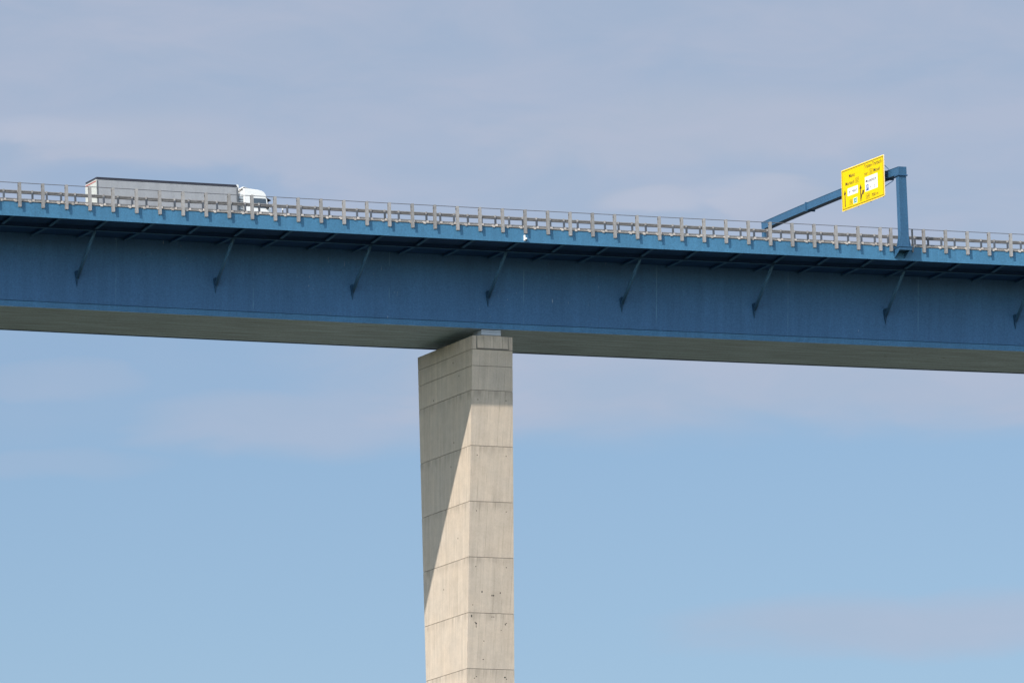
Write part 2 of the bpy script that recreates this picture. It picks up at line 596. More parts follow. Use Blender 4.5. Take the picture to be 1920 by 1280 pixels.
L = (len(levels) - 1) * 4
m_.f.append((L + 3, L + 2, L + 1, L)); m_.m.append(0)


def hole_near(u, zr, r=0.07, tall=1.0):
    """Small dark former hole or rust spot on the face turned to the road side."""
    x0, x1, y0, y1 = pier_section(zr)
    cx = x0 + u * (x1 - x0)
    pts = []
    for t in range(8):
        a = 2 * math.pi * t / 8
        zz = zr + r * tall * math.sin(a)
        pts.append((cx + r * math.cos(a), pier_section(zz)[2] - 0.004, ZO + zz))
    m_.poly(pts, 2)


def hole_side(u, zr, r=0.06, tall=1.0):
    x0, x1, y0, y1 = pier_section(zr)
    cy = y0 + u * (y1 - y0)
    pts = []
    for t in range(8):
        a = 2 * math.pi * t / 8
        zz = zr + r * tall * math.sin(a)
        pts.append((pier_section(zz)[0] - 0.004, cy - r * math.cos(a), ZO + zz))
    m_.poly(pts, 2)


for i in range(0, 8):
    for u in (0.157, 0.835):
        hole_near(u, ZJ - LIFT * i - 0.85, 0.05)
for (u, dz, r, tall) in ((0.30, -3.1, .06, 1.8), (0.70, -3.15, .05, 1.8), (0.52, -3.4, .06, 1.4), (0.555, -3.4, .06, 1.4), (0.10, -4.3, .05, .8)):
    hole_near(u, ZJ - LIFT * 3 + dz, r, tall)
for (u, dz, r, tall) in ((0.08, -.3, .06, 2.2), (0.18, -.95, .08, 1.2), (0.182, -1.2, .03, 5.0), (0.52, -.32, .05, 1), (0.56, -.32, .05, 1),
                         (0.81, -.95, .05, 2.0), (0.35, -2.5, .05, 1), (0.34, -4.15, .07, .6), (0.72, -1.5, .04, 1)):
    hole_near(u, ZJ - LIFT * 4 + dz, r, tall)
for (u, dz, r, tall) in ((0.80, -.7, .09, .8), (0.2, -.7, .05, 1)):
    hole_near(u, ZJ - LIFT * 5 + dz, r, tall)
for (u, zr) in ((0.35, ZJ + 3.1), (0.24, ZJ + 1.7), (0.72, ZJ + .35), (0.33, ZJ - 4.2), (0.39, ZJ - 6.3), (0.55, ZJ - 17.2), (0.24, ZJ - 13)):
    hole_side(u, zr, 0.06, 1.6)
shaft = m_.build('pier_shaft', [M_conc, M_joint, M_hole], pier)

# inset infill slabs at the head of the narrow face
x0, x1, y0, y1 = pier_section(ztop)
lw = x1 - x0
m_ = MB()
m_.box(x0 + 0.095 * lw, x0 + 0.905 * lw, y0 - 0.006, y0 + 0.05, ZO + ZJ + 3.70, ZO + ztop - 0.002, 1)
us = (0.112, 0.285, 0.525, 0.745, 0.888)
for a, b in zip(us[:-1], us[1:]):
    m_.box(x0 + a * lw + 0.012, x0 + b * lw - 0.012, y0 - 0.035, y0 - 0.006, ZO + ZJ + 3.80, ZO + ztop - 0.002, 0)
m_.build('head_panel', [M_conc, M_joint], pier)
# bearings between pier head and girder
for (yb0, yb1) in ((9.25, 11.2), (17.4, 19.2)):
    m_ = MB()
    m_.box(-0.60, 1.40, yb0 + 0.05, yb1, ZO + ztop - 0.01, ZO - 6.86)
    pl = m_.build('bearing_plinth', M_conc, pier, bevel=0.01)
    m_ = MB()
    m_.box(-0.56, 1.36, yb0, yb1 - 0.05, ZO - 6.83, ZO - 6.56)
    m_.box(-0.50, 1.30, yb0 + 0.08, yb1 - 0.1, ZO - 6.56, ZO - 6.5)
    m_.box(-0.56, 1.36, yb0, yb1 - 0.05, ZO - 6.50, ZO - 6.36)
    m_.build('bearing', M_bearing, pier, bevel=0.008)

# ------------------------------------------------------------------ edge railing
SP, S0 = 2.2, -48.591
railing = thing('bridge_railing', Matrix.Translation((0, 0, 0)),
                'grey steel edge railing of tall flat posts and one thin wire outside the blue fascia', 'railing')
m_ = MB()
m_.box(-0.125, 0.125, -0.285, -0.270, 0.80, 2.95)
m_.box(0.108, 0.125, -0.270, -0.067, 0.80, 2.95)
m_.box(-0.125, 0.125, -0.067, -0.052, 0.80, 2.95)
m_.box(-0.07, 0.07, -0.052, -0.002, 0.98, 1.08)
post0 = m_.build('rail_post', M_galv, railing)
first = True
s_posts = []
for i in range(-7, 53):
    if i == 39:
        continue
    s_posts.append(S0 + SP * i)
s_posts += [36.10]
for s in s_posts:
    o = post0 if first else link_copy(post0, railing)
    first = False
    o.matrix_world = frame(s) @ Matrix.Rotation(random.uniform(-0.005, 0.005), 4, 'Y') @ Matrix.Translation((random.uniform(-0.015, 0.015), 0, random.uniform(-0.015, 0.015)))
m_ = MB()
m_.box(-0.05, 0.07, -0.17, -0.08, 0.80, 2.92)
m_.box(-0.08, -0.05, -0.19, -0.075, 0.80, 2.92)
m_.box(-0.07, 0.07, -0.075, -0.002, 0.98, 1.08)
o = m_.build('narrow_rail_post', M_galv_dark, railing)
o.matrix_world = frame(38.28)
tag(o, label='narrow darker railing post just right of the gantry column')
m_ = MB()
SR = [S0 + SP * i for i in range(-7, 53)]
for a, b in zip(SR[:-1], SR[1:]):
    m_.tube(D(a, -0.17, 2.89), D(b, -0.17, 2.89), 0.030, 6)
m_.build('handrail_wire', M_wire, railing)

# ------------------------------------------------------------------ crash barrier along the near lane
barrier = thing('crash_barrier', Matrix.Translation((0, 0, 0)),
                'grey steel crash barrier with closely spaced posts running behind the edge railing', 'crash barrier')
YB = 1.2
m_ = MB()
SB = [-64 + 2.0 * i for i in range(66)]
m_.sweep([(YB + .10, 2.26), (YB + .02, 2.29), (YB + .02, 2.37), (YB + .11, 2.40), (YB + .02, 2.43), (YB + .02, 2.51), (YB + .10, 2.55), (YB + .22, 2.55), (YB + .22, 2.26)], SB)
m_.build('guard_rail', M_galv_dark, barrier)
m_ = MB()
m_.sweep([(YB + .08, 1.52), (YB + .08, 1.82), (YB + .5, 1.82), (YB + .5, 1.52)], SB)
m_.build('lower_rail', M_galv_dark, barrier)
m_ = MB()
m_.sweep([(0.62, 1.02), (0.62, 1.36), (YB + .06, 1.36), (YB + .06, 1.02)], SB)
m_.build('barrier_plinth', M_galv_dark, barrier)
m_ = MB()
m_.box(-0.085, 0.085, -0.10, 0.012, 1.365, 2.35)
bp0 = m_.build('barrier_post', M_postdark, barrier)
m_ = MB()
m_.box(-0.03, 0.15, -0.22, -0.104, 1.365, 1.745)
ft0 = m_.build('foot_bracket', M_bracket, bp0)
m_ = MB()
m_.hexa([(-0.85, -1.29, 1.23), (-0.63, -1.29, 1.23), (-0.61, -1.00, 1.378), (-0.83, -1.00, 1.378),
         (-0.85, -1.29, 1.44), (-0.63, -1.29, 1.44), (-0.61, -1.00, 1.47), (-0.83, -1.00, 1.47)])
ab0 = m_.build('anchor_block', M_bracket, bp0)
m_ = MB()
m_.box(-0.075, 0.075, -0.06, 0.018, 2.354, 2.565)
cl0 = m_.build('rail_clamp', M_galv, bp0)
for i in range(-11, 87):
    s = -49.53 + 1.3433 * i
    if i == -11:
        o = bp0
    else:
        o = link_copy(bp0, barrier)
        for sub in (ft0, ab0, cl0):
            link_copy(sub, o)
    o.matrix_world = frame(s, YB, 0)

# slim roadside marker seen under the rail ahead of the lorry
m_ = MB()
m_.box(-0.05, 0.05, -0.03, 0.03, 1.0, 3.05)
m_.box(-0.055, 0.055, -0.034, -0.030, 2.6, 2.85, 1)
o = m_.build('marker_post', [M_white, M_black])
o.matrix_world = frame(-21.45, 5.0, 0)
tag(o, 'slim marker post behind the barrier just ahead of the white lorry cab', 'marker post')

# small white device under a railing post
eq = thing('sensor_box', frame(-0.2, 0, 0), 'small white equipment box fixed to the blue fascia beneath a railing post', 'equipment box')
m_ = MB()
m_.box(-0.14, 0.0, -0.16, -0.002, 0.14, 0.66)
m_.build('housing', M_white, eq, bevel=0.015)
m_ = MB()
m_.box(0.002, 0.12, -0.22, -0.02, 0.26, 0.42)
m_.build('sensor_head', M_white, eq, bevel=0.02)
m_ = MB()
m_.box(-0.04, 0.10, -0.21, -0.03, 0.18, 0.24)
m_.build('lens', M_black, eq)

# ------------------------------------------------------------------ sign gantry
SG = 37.05
gantry = thing('sign_gantry', frame(SG), 'blue steel gantry frame spanning the road and carrying the yellow direction sign', 'gantry')
HX = 0.39                                    # half width along the road
# bracket that carries the near column outside the fascia
m_ = MB()
m_.hexa([(-0.62, -1.25, 0.74), (0.62, -1.25, 0.74), (0.62, -0.002, 0.74), (-0.62, -0.002, 0.74),
         (-0.62, -1.25, 1.02), (0.62, -1.25, 1.02), (0.62, -0.002, 1.02), (-0.62, -0.002, 1.02)])
m_.hexa([(-0.62, -0.10, 0.22), (-0.56, -0.10, 0.22), (-0.56, -0.004, 0.22), (-0.62, -0.004, 0.22),
         (-0.62, -1.20, 0.738), (-0.56, -1.20, 0.738), (-0.56, -0.004, 0.738), (-0.62, -0.004, 0.738)])
m_.hexa([(0.36, -0.10, 0.22), (0.42, -0.10, 0.22), (0.42, -0.004, 0.22), (0.36, -0.004, 0.22),
         (0.36, -1.20, 0.738), (0.42, -1.20, 0.738), (0.42, -0.004, 0.738), (0.36, -0.004, 0.738)])
m_.build('column_bracket', M_gantry, gantry, bevel=0.006)
m_ = MB()
m_.box(-0.68, 0.66, -1.30, -0.10, 1.024, 1.09)
m_.build('base_plate', M_gantry, gantry)


def column(yn, yf, z0, z1, base=True):
    q = MB()
    q.hexa([(-HX - .03, yn, z0), (HX + .03, yn, z0), (HX + .03, yf, z0), (-HX - .03, yf, z0),
            (-HX, yn, z1), (HX, yn, z1), (HX, yf, z1), (-HX, yf, z1)])
    c_ = q.build('column', M_gantry, gantry, bevel=0.02)
    if base:
        q = MB()
        for sx in (-1, 1):
            xa = sx * (HX + .032)
            for yy in (yn + .06, yf - .1):
                q.prism([(xa, z0 + 0.004), (xa + sx * .20, z0 + 0.004), (xa + sx * .02, z0 + .95), (xa, z0 + .95)], yy, yy + .03)
        q.build('stiffener', M_gantry, c_)
    return c_


column(-1.12, -0.52, 1.094, 7.62)
column(28.35, 28.90, 1.06, 8.12, base=False)
# joint plate on top of the near column
m_ = MB()
m_.box(-HX - .10, HX + .10, -1.24, -0.40, 7.624, 7.72)
m_.build('joint_plate', M_dark_shade, gantry)
m_ = MB()
m_.box(-HX - .08, HX + .08, 28.25, 29.0, 8.124, 8.19)
m_.build('joint_plate', M_dark_shade, gantry)


def beam_z(y):                              # gentle camber
    return 8.47 + 0.0315 * y - 0.00060 * y * y


m_ = MB()
ys = [-1.14 + (28.95 + 1.14) * i / 14 for i in range(15)]
for yv in ys:
    zt = beam_z(yv) if yv > -1.1 else beam_z(yv)
    dep = 0.66
    m_.v += [(-HX + .02, yv, zt - dep), (HX - .02, yv, zt - dep), (HX - .02, yv, zt), (-HX + .02, yv, zt)]
for k in range(14):
    for i in range(4):
        j = (i + 1) % 4
        m_.f.append((k * 4 + i, k * 4 + j, k * 4 + 4 + j, k * 4 + 4 + i)); m_.m.append(0)
m_.f.append((3, 2, 1, 0)); m_.m.append(0)
m_.f.append((56, 57, 58, 59)); m_.m.append(0)
beam = m_.build('cross_beam', M_gantry, gantry)
# flush flange rims that give the beam its I-like edges, butted above and below
m_ = MB()
for a, b in zip(ys[:-1], ys[1:]):
    za, zb = beam_z(a), beam_z(b)
    m_.hexa([(-HX - .01, a, za + .002), (HX + .01, a, za + .002), (HX + .01, b, zb + .002), (-HX - .01, b, zb + .002),
             (-HX - .01, a, za + .03), (HX + .01, a, za + .03), (HX + .01, b, zb + .03), (-HX - .01, b, zb + .03)])
m_.build('top_flange', M_gantry, beam)
for yc in (18.85, 1.75):
    z_ = beam_z(yc)
    m_ = MB()
    m_.box(-HX - .11, HX + .11, yc - .06, yc + .06, z_ - .76, z_ + .09)
    m_.build('splice_flange', M_dark_shade if yc < 5 else M_gantry, beam)  # darker coat on the near splice paints in the sign's shadow
m_ = MB()
m_.box(-HX, HX, -1.22, -1.142, 7.722, 8.45)
m_.build('end_cap', M_gantry, beam)

# ------------------------------------------------------------------ the yellow sign, hung on the gantry
SW, SH = 9.06, 3.77
sign = thing('road_sign', frame(SG) @ Matrix.Translation((-0.95, 5.30, 8.105)) @ Matrix.Rotation(0.0255, 4, 'X') @ Matrix.Translation((0, -5.30, -8.105)),
             'large yellow direction sign with black lettering and white insets hanging on the blue gantry', 'road sign')
# u from the left edge as read (far side of the road), v from the bottom
YL, ZB = 9.83, 6.22


def SP3(u, v, off=0.0):
    return (-off, YL - u * SW, ZB + v * SH)


def rpanel(name, u0, u1, v0, v1, mat, off, thick=0.004, parent=None, rad=0.0):
    q = MB()
    w, h = (u1 - u0) * SW, (v1 - v0) * SH
    pts = []
    if rad:
        for cxx, czz, a0 in ((w - rad, rad, -90), (w - rad, h - rad, 0), (rad, h - rad, 90), (rad, rad, 180)):
            for t in range(5):
                a = R(a0 + 90 * t / 4)
                pts.append((cxx + rad * math.cos(a), czz + rad * math.sin(a)))
    else:
        pts = [(0, 0), (w, 0), (w, h), (0, h)]
    bx, by, bz = SP3(u0, v0, off)
    fr = [(bx, by - a, bz + b) for a, b in pts]
    bk = [(bx + thick, by - a, bz + b) for a, b in pts]
    q.poly(fr)
    q.poly(list(reversed(bk)))
    for i in range(len(pts)):
        j = (i + 1) % len(pts)
        q.poly([fr[j], fr[i], bk[i], bk[j]])
    return q.build(name, mat, parent or sign)


rpanel('backing_panel', -0.004, 1.004, -0.010, 1.010, M_signedge, -0.006, 0.06, rad=0.12)
panel = rpanel('sign_panel', 0.0, 1.0, 0.0, 1.0, M_yellow, 0.0, 0.004, rad=0.10)


def frame_line(name, u0, u1, v0, v1, w, mat, off, parent):
    q = MB()
    du, dv = w / SW, w / SH
    for (a, b, c_, d) in ((u0, u1, v0, v0 + dv), (u0, u1, v1 - dv, v1), (u0, u0 + du, v0 + dv, v1 - dv), (u1 - du, u1, v0 + dv, v1 - dv)):
        p = [SP3(a, c_, off), SP3(b, c_, off), SP3(b, d, off), SP3(a, d, off)]
        q.poly(p)
    return q.build(name, mat, parent)


frame_line('border_line', 0.012, 0.988, 0.026, 0.974, 0.062, M_signblack, 0.004, panel)


def text(body, u0, u1, vc, h, mat, off, parent, name='lettering', bold=0.0):
    cu = bpy.data.curves.new(name, 'FONT')
    cu.body = body
    cu.size = 1.0
    cu.offset = 0.004 + bold
    ob = bpy.data.objects.new(name, cu)
    col.objects.link(ob)
    dg = bpy.context.evaluated_depsgraph_get()
    me = bpy.data.meshes.new_from_object(ob.evaluated_get(dg))
    bpy.data.objects.remove(ob)
    xs = [v.co.x for v in me.vertices]
    ys_ = [v.co.y for v in me.vertices]
    xa, xb = min(xs), max(xs)
    cap = 0.70                                # cap height of the built-in face, baseline at 0
    sx = (u1 - u0) * SW / (xb - xa)
    sz = h / cap
    for v in me.vertices:
        X, Z = (v.co.x - xa) * sx, v.co.y * sz - h / 2
        b = SP3(u0, vc, off)
        v.co = (b[0], b[1] - X, b[2] + Z)
    me.materials.clear()
    me.materials.append(mat)
    o_ = bpy.data.objects.new(name, me)
    col.objects.link(o_)
    o_.parent = parent
    return o_


def arrow(pts_line, head, w, hw, hl, name='arrow'):
    q = MB()
    P = [Vector((u * SW, v * SH)) for u, v in pts_line]
    for a, b in zip(P[:-1], P[1:]):
        d = (b - a).normalized()
        n_ = Vector((-d.y, d.x)) * (w / 2)
        q.poly([SP3((p.x) / SW, (p.y) / SH, 0.005) for p in (a - n_, b - n_, b + n_, a + n_)])
    a, b = P[-2], P[-1]
    d = (b - a).normalized()
    n_ = Vector((-d.y, d.x)) * (hw / 2)
    tip = b + d * hl
    q.poly([SP3(p.x / SW, p.y / SH, 0.005) for p in (b - n_ - d * hl * .12, tip, b + n_ - d * hl * .12)])
    return q.build(name, M_signblack, panel)


T = 0.007
text('Mainz', 0.180, 0.318, 0.805, 0.33, M_signblack, T, panel)
text('Morbach', 0.093, 0.302, 0.635, 0.33, M_signblack, T, panel)
frame_line('route_frame', 0.328, 0.412, 0.575, 0.700, 0.03, M_signblack, 0.005, panel)
text('327', 0.340, 0.400, 0.637, 0.26, M_signblack, T, panel)
ins1 = rpanel('white_inset', 0.140, 0.382, 0.323, 0.507, M_signwhite, 0.006, 0.001, panel)
text('Hahn', 0.240, 0.364, 0.415, 0.32, M_signblack, 0.010, ins1, bold=0.01)
q = MB()                                       # small aircraft symbol
pl_pts = [(0, .25), (.035, .20), (.04, .06), (.20, -.06), (.20, -.10), (.035, -.04), (.03, -.16), (.08, -.20), (.08, -.23), (0, -.21),
          (-.08, -.23), (-.08, -.20), (-.03, -.16), (-.035, -.04), (-.20, -.10), (-.20, -.06), (-.04, .06), (-.035, .20)]
cu_, cv_ = 0.190, 0.415
q.poly([SP3(cu_ + a / SW, cv_ + b / SH, 0.010) for a, b in pl_pts])
q.build('aircraft_symbol', M_signblack, ins1)
frame_line('route_frame', 0.178, 0.252, 0.092, 0.212, 0.03, M_signblack, 0.005, panel)
text('50', 0.195, 0.236, 0.152, 0.26, M_signblack, T, panel)
gsh = rpanel('green_shield', 0.266, 0.362, 0.085, 0.222, M_signwhite, 0.005, 0.001, panel)
g2 = rpanel('green_field', 0.272, 0.356, 0.097, 0.210, M_signgreen, 0.008, 0.001, panel)
text('E 42', 0.280, 0.350, 0.152, 0.27, M_signwhite, 0.012, panel)
arrow([(0.074, 0.082), (0.074, 0.40)], None, 0.16, 0.52, 0.36)
arrow([(0.447, 0.083), (0.447, 0.40)], None, 0.18, 0.52, 0.38)
arrow([(0.447, 0.12), (0.470, 0.235), (0.500, 0.280)], None, 0.18, 0.50, 0.38)
text('Traben-Trarbach', 0.546, 0.955, 0.885, 0.36, M_signblack, T, panel)
text('zur', 0.546, 0.622, 0.715, 0.33, M_signblack, T, panel)
frame_line('route_frame', 0.655, 0.742, 0.655, 0.782, 0.03, M_signblack, 0.005, panel)
text('53', 0.678, 0.722, 0.718, 0.26, M_signblack, T, panel)
text('Mosel', 0.762, 0.908, 0.720, 0.33, M_signblack, T, panel)
ins2 = rpanel('white_inset', 0.556, 0.850, 0.268, 0.622, M_signwhite, 0.006, 0.001, panel)
text('Moselblick', 0.572, 0.830, 0.518, 0.33, M_signblack, 0.010, ins2, bold=0.008)
pk = rpanel('parking_symbol', 0.575, 0.637, 0.283, 0.428, M_signblue, 0.009, 0.001, ins2)
text('P', 0.590, 0.624, 0.355, 0.38, M_signwhite, 0.013, ins2)
text('WC', 0.658, 0.702, 0.352, 0.18, M_signblack, 0.010, ins2)
q = MB()                                       # walker symbol made of limbs
cu_, cv_ = 0.764, 0.350


def limb(a, b, w):
    a, b = Vector(a), Vector(b)
    d = (b - a).normalized()
    n_ = Vector((-d.y, d.x)) * (w / 2)
    q.poly([SP3(cu_ + p.x / SW, cv_ + p.y / SH, 0.010) for p in (a - n_, b - n_, b + n_, a + n_)])


limb((0.03, .12), (0.0, -.04), .09); limb((0, -.04), (-.10, -.24), .05); limb((.01, -.04), (.09, -.13), .05)
limb((.09, -.13), (.10, -.25), .05); limb((.03, .10), (.14, .0), .035); limb((.17, .04), (.20, -.25), .02)
q.poly([SP3(cu_ + (.05 + .05 * math.cos(t * .7854)) / SW, cv_ + (.20 + .05 * math.sin(t * .7854)) / SH, 0.010) for t in range(8)])
q.build('walker_symbol', M_signblack, ins2)
frame_line('route_frame', 0.568, 0.655, 0.078, 0.205, 0.03, M_signblack, 0.005, panel)
text('269', 0.580, 0.643, 0.142, 0.26, M_signblack, T, panel)
text('700 m', 0.705, 0.855, 0.132, 0.30, M_signblack, T, panel)
# carriers behind the sign and stays to the beam
m_ = MB()
for u in (0.06, 0.36, 0.66, 0.95):
    yv = YL - u * SW
    m_.box(0.056, 0.14, yv - .05, yv + .05, ZB - 0.06, ZB + SH + 0.02)
m_.build('carrier_post', M_dark_shade, sign)
m_ = MB()
for u in (0.06, 0.36, 0.66, 0.95):
    yv = YL - u * SW
    zt = beam_z(yv)
    m_.box(0.142, 0.56, yv - .06, yv + .06, zt - .58, zt - .48)
    m_.box(0.142, 0.56, yv - .06, yv + .06, zt - .20, zt - .10)
m_.build('hanger', M_dark_shade, sign)
m_ = MB()
yv = YL - 0.95 * SW
for (za, zb, yb_) in ((ZB + SH * .82, 8.45, 0.55), (ZB + SH * .22, 7.50, 0.12)):
    m_.tube((0.10, yv, za), (0.60, yb_, zb), 0.035, 6)
m_.build('stay_rod', M_dark_shade, sign)

# ------------------------------------------------------------------ the lorry
ST, YT = -38.91, 5.6
MT = frame(ST, YT, 1.02) @ Matrix.Rotation(-0.012, 4, 'X')
truck = thing('lorry', MT, 'articulated lorry with grey curtain side trailer and white cab driving along the bridge', 'lorry')
TW = 2.5
# trailer
m_ = MB()
m_.box(0.06, 13.52, 0.0, TW, 1.18, 3.826)
trailer = m_.build('trailer', M_curtain, truck, bevel=0.02)
m_ = MB()
m_.box(0.02, 13.45, -0.03, TW + .03, 3.83, 3.98)
m_.box(0.0, 13.45, -0.045, TW + .045, 3.982, 4.02)
m_.build('roof_rail', M_navy, trailer)
m_ = MB()
m_.box(-0.05, 0.056, -0.01, TW + .01, 1.10, 3.80)
m_.build('rear_door', M_rear, trailer, bevel=0.01)
m_ = MB()
m_.box(-0.062, -0.052, 0.02, TW - .02, 3.60, 3.70)
m_.build('red_stripe', M_red, trailer)
m_ = MB()
m_.box(0.02, 0.13, -0.028, -0.004, 1.12, 3.72)
m_.box(13.40, 13.56, -0.02, TW + .02, 1.12, 3.70)
m_.build('corner_post', M_chassis, trailer)
m_ = MB()
m_.prism([(13.36, 4.02), (13.60, 3.70), (13.62, 3.98), (13.52, 4.05)], -0.05, TW + .05)
m_.build('front_corner_cap', M_white, trailer)
m_ = MB()
m_.box(0.0, 13.5, 0.02, TW - .02, 0.98, 1.176)
m_.box(0.3, 12.4, 0.75, 0.9, 0.62, 0.978)
m_.box(0.3, 12.4, 1.6, 1.75, 0.62, 0.978)
m_.box(4.8, 9.6, 0.06, 0.1, 0.40, 0.90)
m_.build('chassis', M_chassis, trailer)
m_ = MB()
for yy in (0.12, TW - .42):
    m_.box(-0.04, 0.0, yy, yy + .3, 0.80, 0.93)
m_.build('tail_lamp', M_tail, trailer)
m_ = MB()
for yy in (0.55, 1.85):
    m_.tube((11.2, yy, 1.0), (11.2, yy, 0.28), 0.06, 8)
m_.build('landing_leg', M_chassis, trailer)


def wheel(x, yside, parent, r=0.50, w=0.34):
    ya, yb_ = (0.0, w) if yside == 0 else (TW - w, TW)
    q = MB()
    q.tube((x, ya, r), (x, yb_, r), r, 28)
    t_ = q.build('tyre', M_black, None, bevel=0.03)
    w_ = bpy.data.objects.new('wheel', None)
    col.objects.link(w_)
    w_.parent = parent
    t_.parent = w_
    q = MB()
    fy = ya - 0.006 if yside == 0 else yb_ + 0.006
    q.tube((x, fy, r), (x, fy + (0.05 if yside == 0 else -0.05), r), r * 0.58, 20)
    q.tube((x, fy - (0.05 if yside == 0 else -0.05), r), (x, fy, r), r * 0.22, 12)
    q.build('rim', M_chrome, w_)
    return w_


for xx in (1.9, 3.2, 4.5):
    for sd in (0, 1):
        wheel(xx, sd, truck)
# tractor
cab_prof = [(14.12, 0.75), (16.30, 0.55), (16.66, 0.55), (16.70, 1.2), (16.70, 1.98), (16.60, 2.22), (16.42, 2.50), (16.36, 2.88), (16.32, 3.08), (16.25, 3.30), (16.12, 3.48), (15.92, 3.60), (15.55, 3.69), (14.7, 3.75), (14.12, 3.78)]
m_ = MB()
m_.prism(cab_prof, 0.02, TW - .02)
cab = m_.build('cab', M_white, truck, bevel=0.05, smooth=False, seg=3)
m_ = MB()
m_.prism([(14.10, 3.82), (14.12, 3.94), (14.75, 3.79), (15.0, 3.745), (14.6, 3.765)], 0.15, TW - .15)
m_.build('roof_deflector', M_white, cab)
m_ = MB()
m_.prism([(14.14, 3.80), (14.12, 3.86), (14.78, 3.76), (14.8, 3.75)], 0.08, 0.148)
m_.build('deflector_gap', M_black, cab)
m_ = MB()
m_.prism([(14.97, 2.05), (16.26, 2.05), (16.30, 2.35), (16.22, 2.92), (14.97, 2.92)], 0.006, 0.018)
m_.prism([(14.97, 2.05), (16.26, 2.05), (16.30, 2.35), (16.22, 2.92), (14.97, 2.92)], TW - .018, TW - .006)
m_.build('side_window', M_glass, cab)
m_ = MB()
m_.hexa([(16.625, .14, 2.235), (16.625, TW - .14, 2.235), (16.62, TW - .14, 2.225), (16.62, .14, 2.225),
         (16.395, .18, 2.95), (16.395, TW - .18, 2.95), (16.385, TW - .18, 2.94), (16.385, .18, 2.94)])
m_.build('windscreen', M_glass, cab)
m_ = MB()
m_.hexa([(16.24, 0.0, 2.98), (16.72, 0.0, 2.76), (16.72, TW, 2.76), (16.24, TW, 2.98),
         (16.24, 0.0, 3.04), (16.74, 0.0, 2.80), (16.74, TW, 2.80), (16.24, TW, 3.04)])
m_.build('sun_visor', M_black, cab)
m_ = MB()
m_.prism([(14.97, 0.95), (16.05, 0.95), (16.05, 0.98), (14.97, 0.98)], 0.012, 0.019)
m_.box(14.96, 14.975, 0.010, 0.019, 0.95, 2.05)
m_.build('door_seam', M_chassis, cab)
m_ = MB()
m_.box(16.22, 16.44, -0.22, 0.0, 2.00, 2.16)
m_.box(16.20, 16.30, -0.20, 0.0, 2.16, 2.24)
m_.build('wing_mirror', M_black, cab, bevel=0.02)
m_ = MB()
m_.box(16.60, 16.69, 0.10, 0.55, 0.80, 1.02)
m_.box(16.60, 16.69, TW - .55, TW - .10, 0.80, 1.02)
m_.build('headlight', M_lamp, cab)
m_ = MB()
m_.box(16.645, 16.70, 0.62, TW - .62, 0.75, 1.70)
m_.build('grille', M_black, cab)
# air deflector panels and ladder zone behind the cab
m_ = MB()
m_.box(13.66, 14.08, 0.14, 0.20, 1.0, 3.02)
for k in range(8):
    m_.box(13.68, 14.06, 0.115, 0.138, 1.10 + k * .23, 1.20 + k * .23, 1)
m_.build('side_fairing', [M_fair, M_chassis], cab)
m_ = MB()
m_.prism([(13.70, 3.02), (14.08, 3.06), (14.08, 3.62), (13.72, 3.28)], 0.12, 0.20)
m_.build('fairing_top', M_white, cab)
m_ = MB()
m_.bar((13.66, 0.3, 3.40), (14.12, 0.3, 3.72), 0.08, 0.07)
m_.build('fairing_bar', M_black, cab)
m_ = MB()
m_.box(10.6, 16.2, 0.75, 0.9, 0.62, 0.95)
m_.box(10.6, 16.2, 1.6, 1.75, 0.62, 0.95)
m_.box(13.0, 14.4, 0.06, 0.7, 0.40, 0.95)
m_.build('tractor_frame', M_chassis, cab)
for xx in (12.4, 15.55):
    for sd in (0, 1):
        wheel(xx, sd, truck)

# ------------------------------------------------------------------ sky and sun
AZ, EL = 59.0, 38.6                         # sun left of and behind the camera
tosun = Vector((-math.sin(R(AZ)) * math.cos(R(EL)), -math.cos(R(AZ)) * math.cos(R(EL)), math.sin(R(EL))))
sd_ = bpy.data.lights.new('sun', 'SUN')
sd_.energy = 5.0
sd_.angle = R(0.53)
sd_.color = (1.0, 0.935, 0.84)
so = bpy.data.objects.new('sun', sd_)
col.objects.link(so)
so.rotation_euler = (-tosun).to_track_quat('-Z', 'Y').to_euler()
so.location = (0, 0, 400)

w = bpy.data.worlds.new('World')
scene.world = w
w.use_nodes = True
nt = w.node_tree
nt.nodes.clear()
g = NT(nt)
out = g.n('ShaderNodeOutputWorld')
bg = g.n('ShaderNodeBackground')
nt.links.new(bg.outputs[0], out.inputs[0])
sky = g.n('ShaderNodeTexSky', sky_type='NISHITA')
sky.sun_disc = False
sky.sun_elevation = R(EL)
sky.sun_rotation = math.atan2(tosun.x, tosun.y)
sky.altitude = 150
sky.air_density = 1.0
sky.dust_density = 0.6
sky.ozone_density = 2.0
STR = 0.10
d = g.n('ShaderNodeTexCoord').outputs['Generated']
dx, dy, dz = g.xyz(d)[:3]
el = g.math('MULTIPLY', g.math('ARCSINE', dz), 57.2958)
az = g.math('MULTIPLY', g.math('ARCTAN2', dx, dy), 57.2958)
# thin stratus veils: long flat noise in azimuth / elevation (degrees)
cv = g.comb(g.math('MULTIPLY', az, 0.30), g.math('MULTIPLY', el, 0.95), 3.7)
n1 = g.noise(cv, 1.0, 3.0, 0.5, 0.6)
n2 = g.noise(g.comb(g.math('MULTIPLY', az, 0.9), g.math('MULTIPLY', el, 2.6), 9.1), 1.0, 4.0, 0.55, 0.4)
wz = g.math('ADD', az, g.math('MULTIPLY', g.math('SUBTRACT', n2, 0.5), 1.1))
we = g.math('ADD', el, g.math('MULTIPLY', g.math('SUBTRACT', n1, 0.5), 0.55))
we = g.math('ADD', we, g.math('MULTIPLY', g.math('SUBTRACT', n2, 0.5), 0.22))


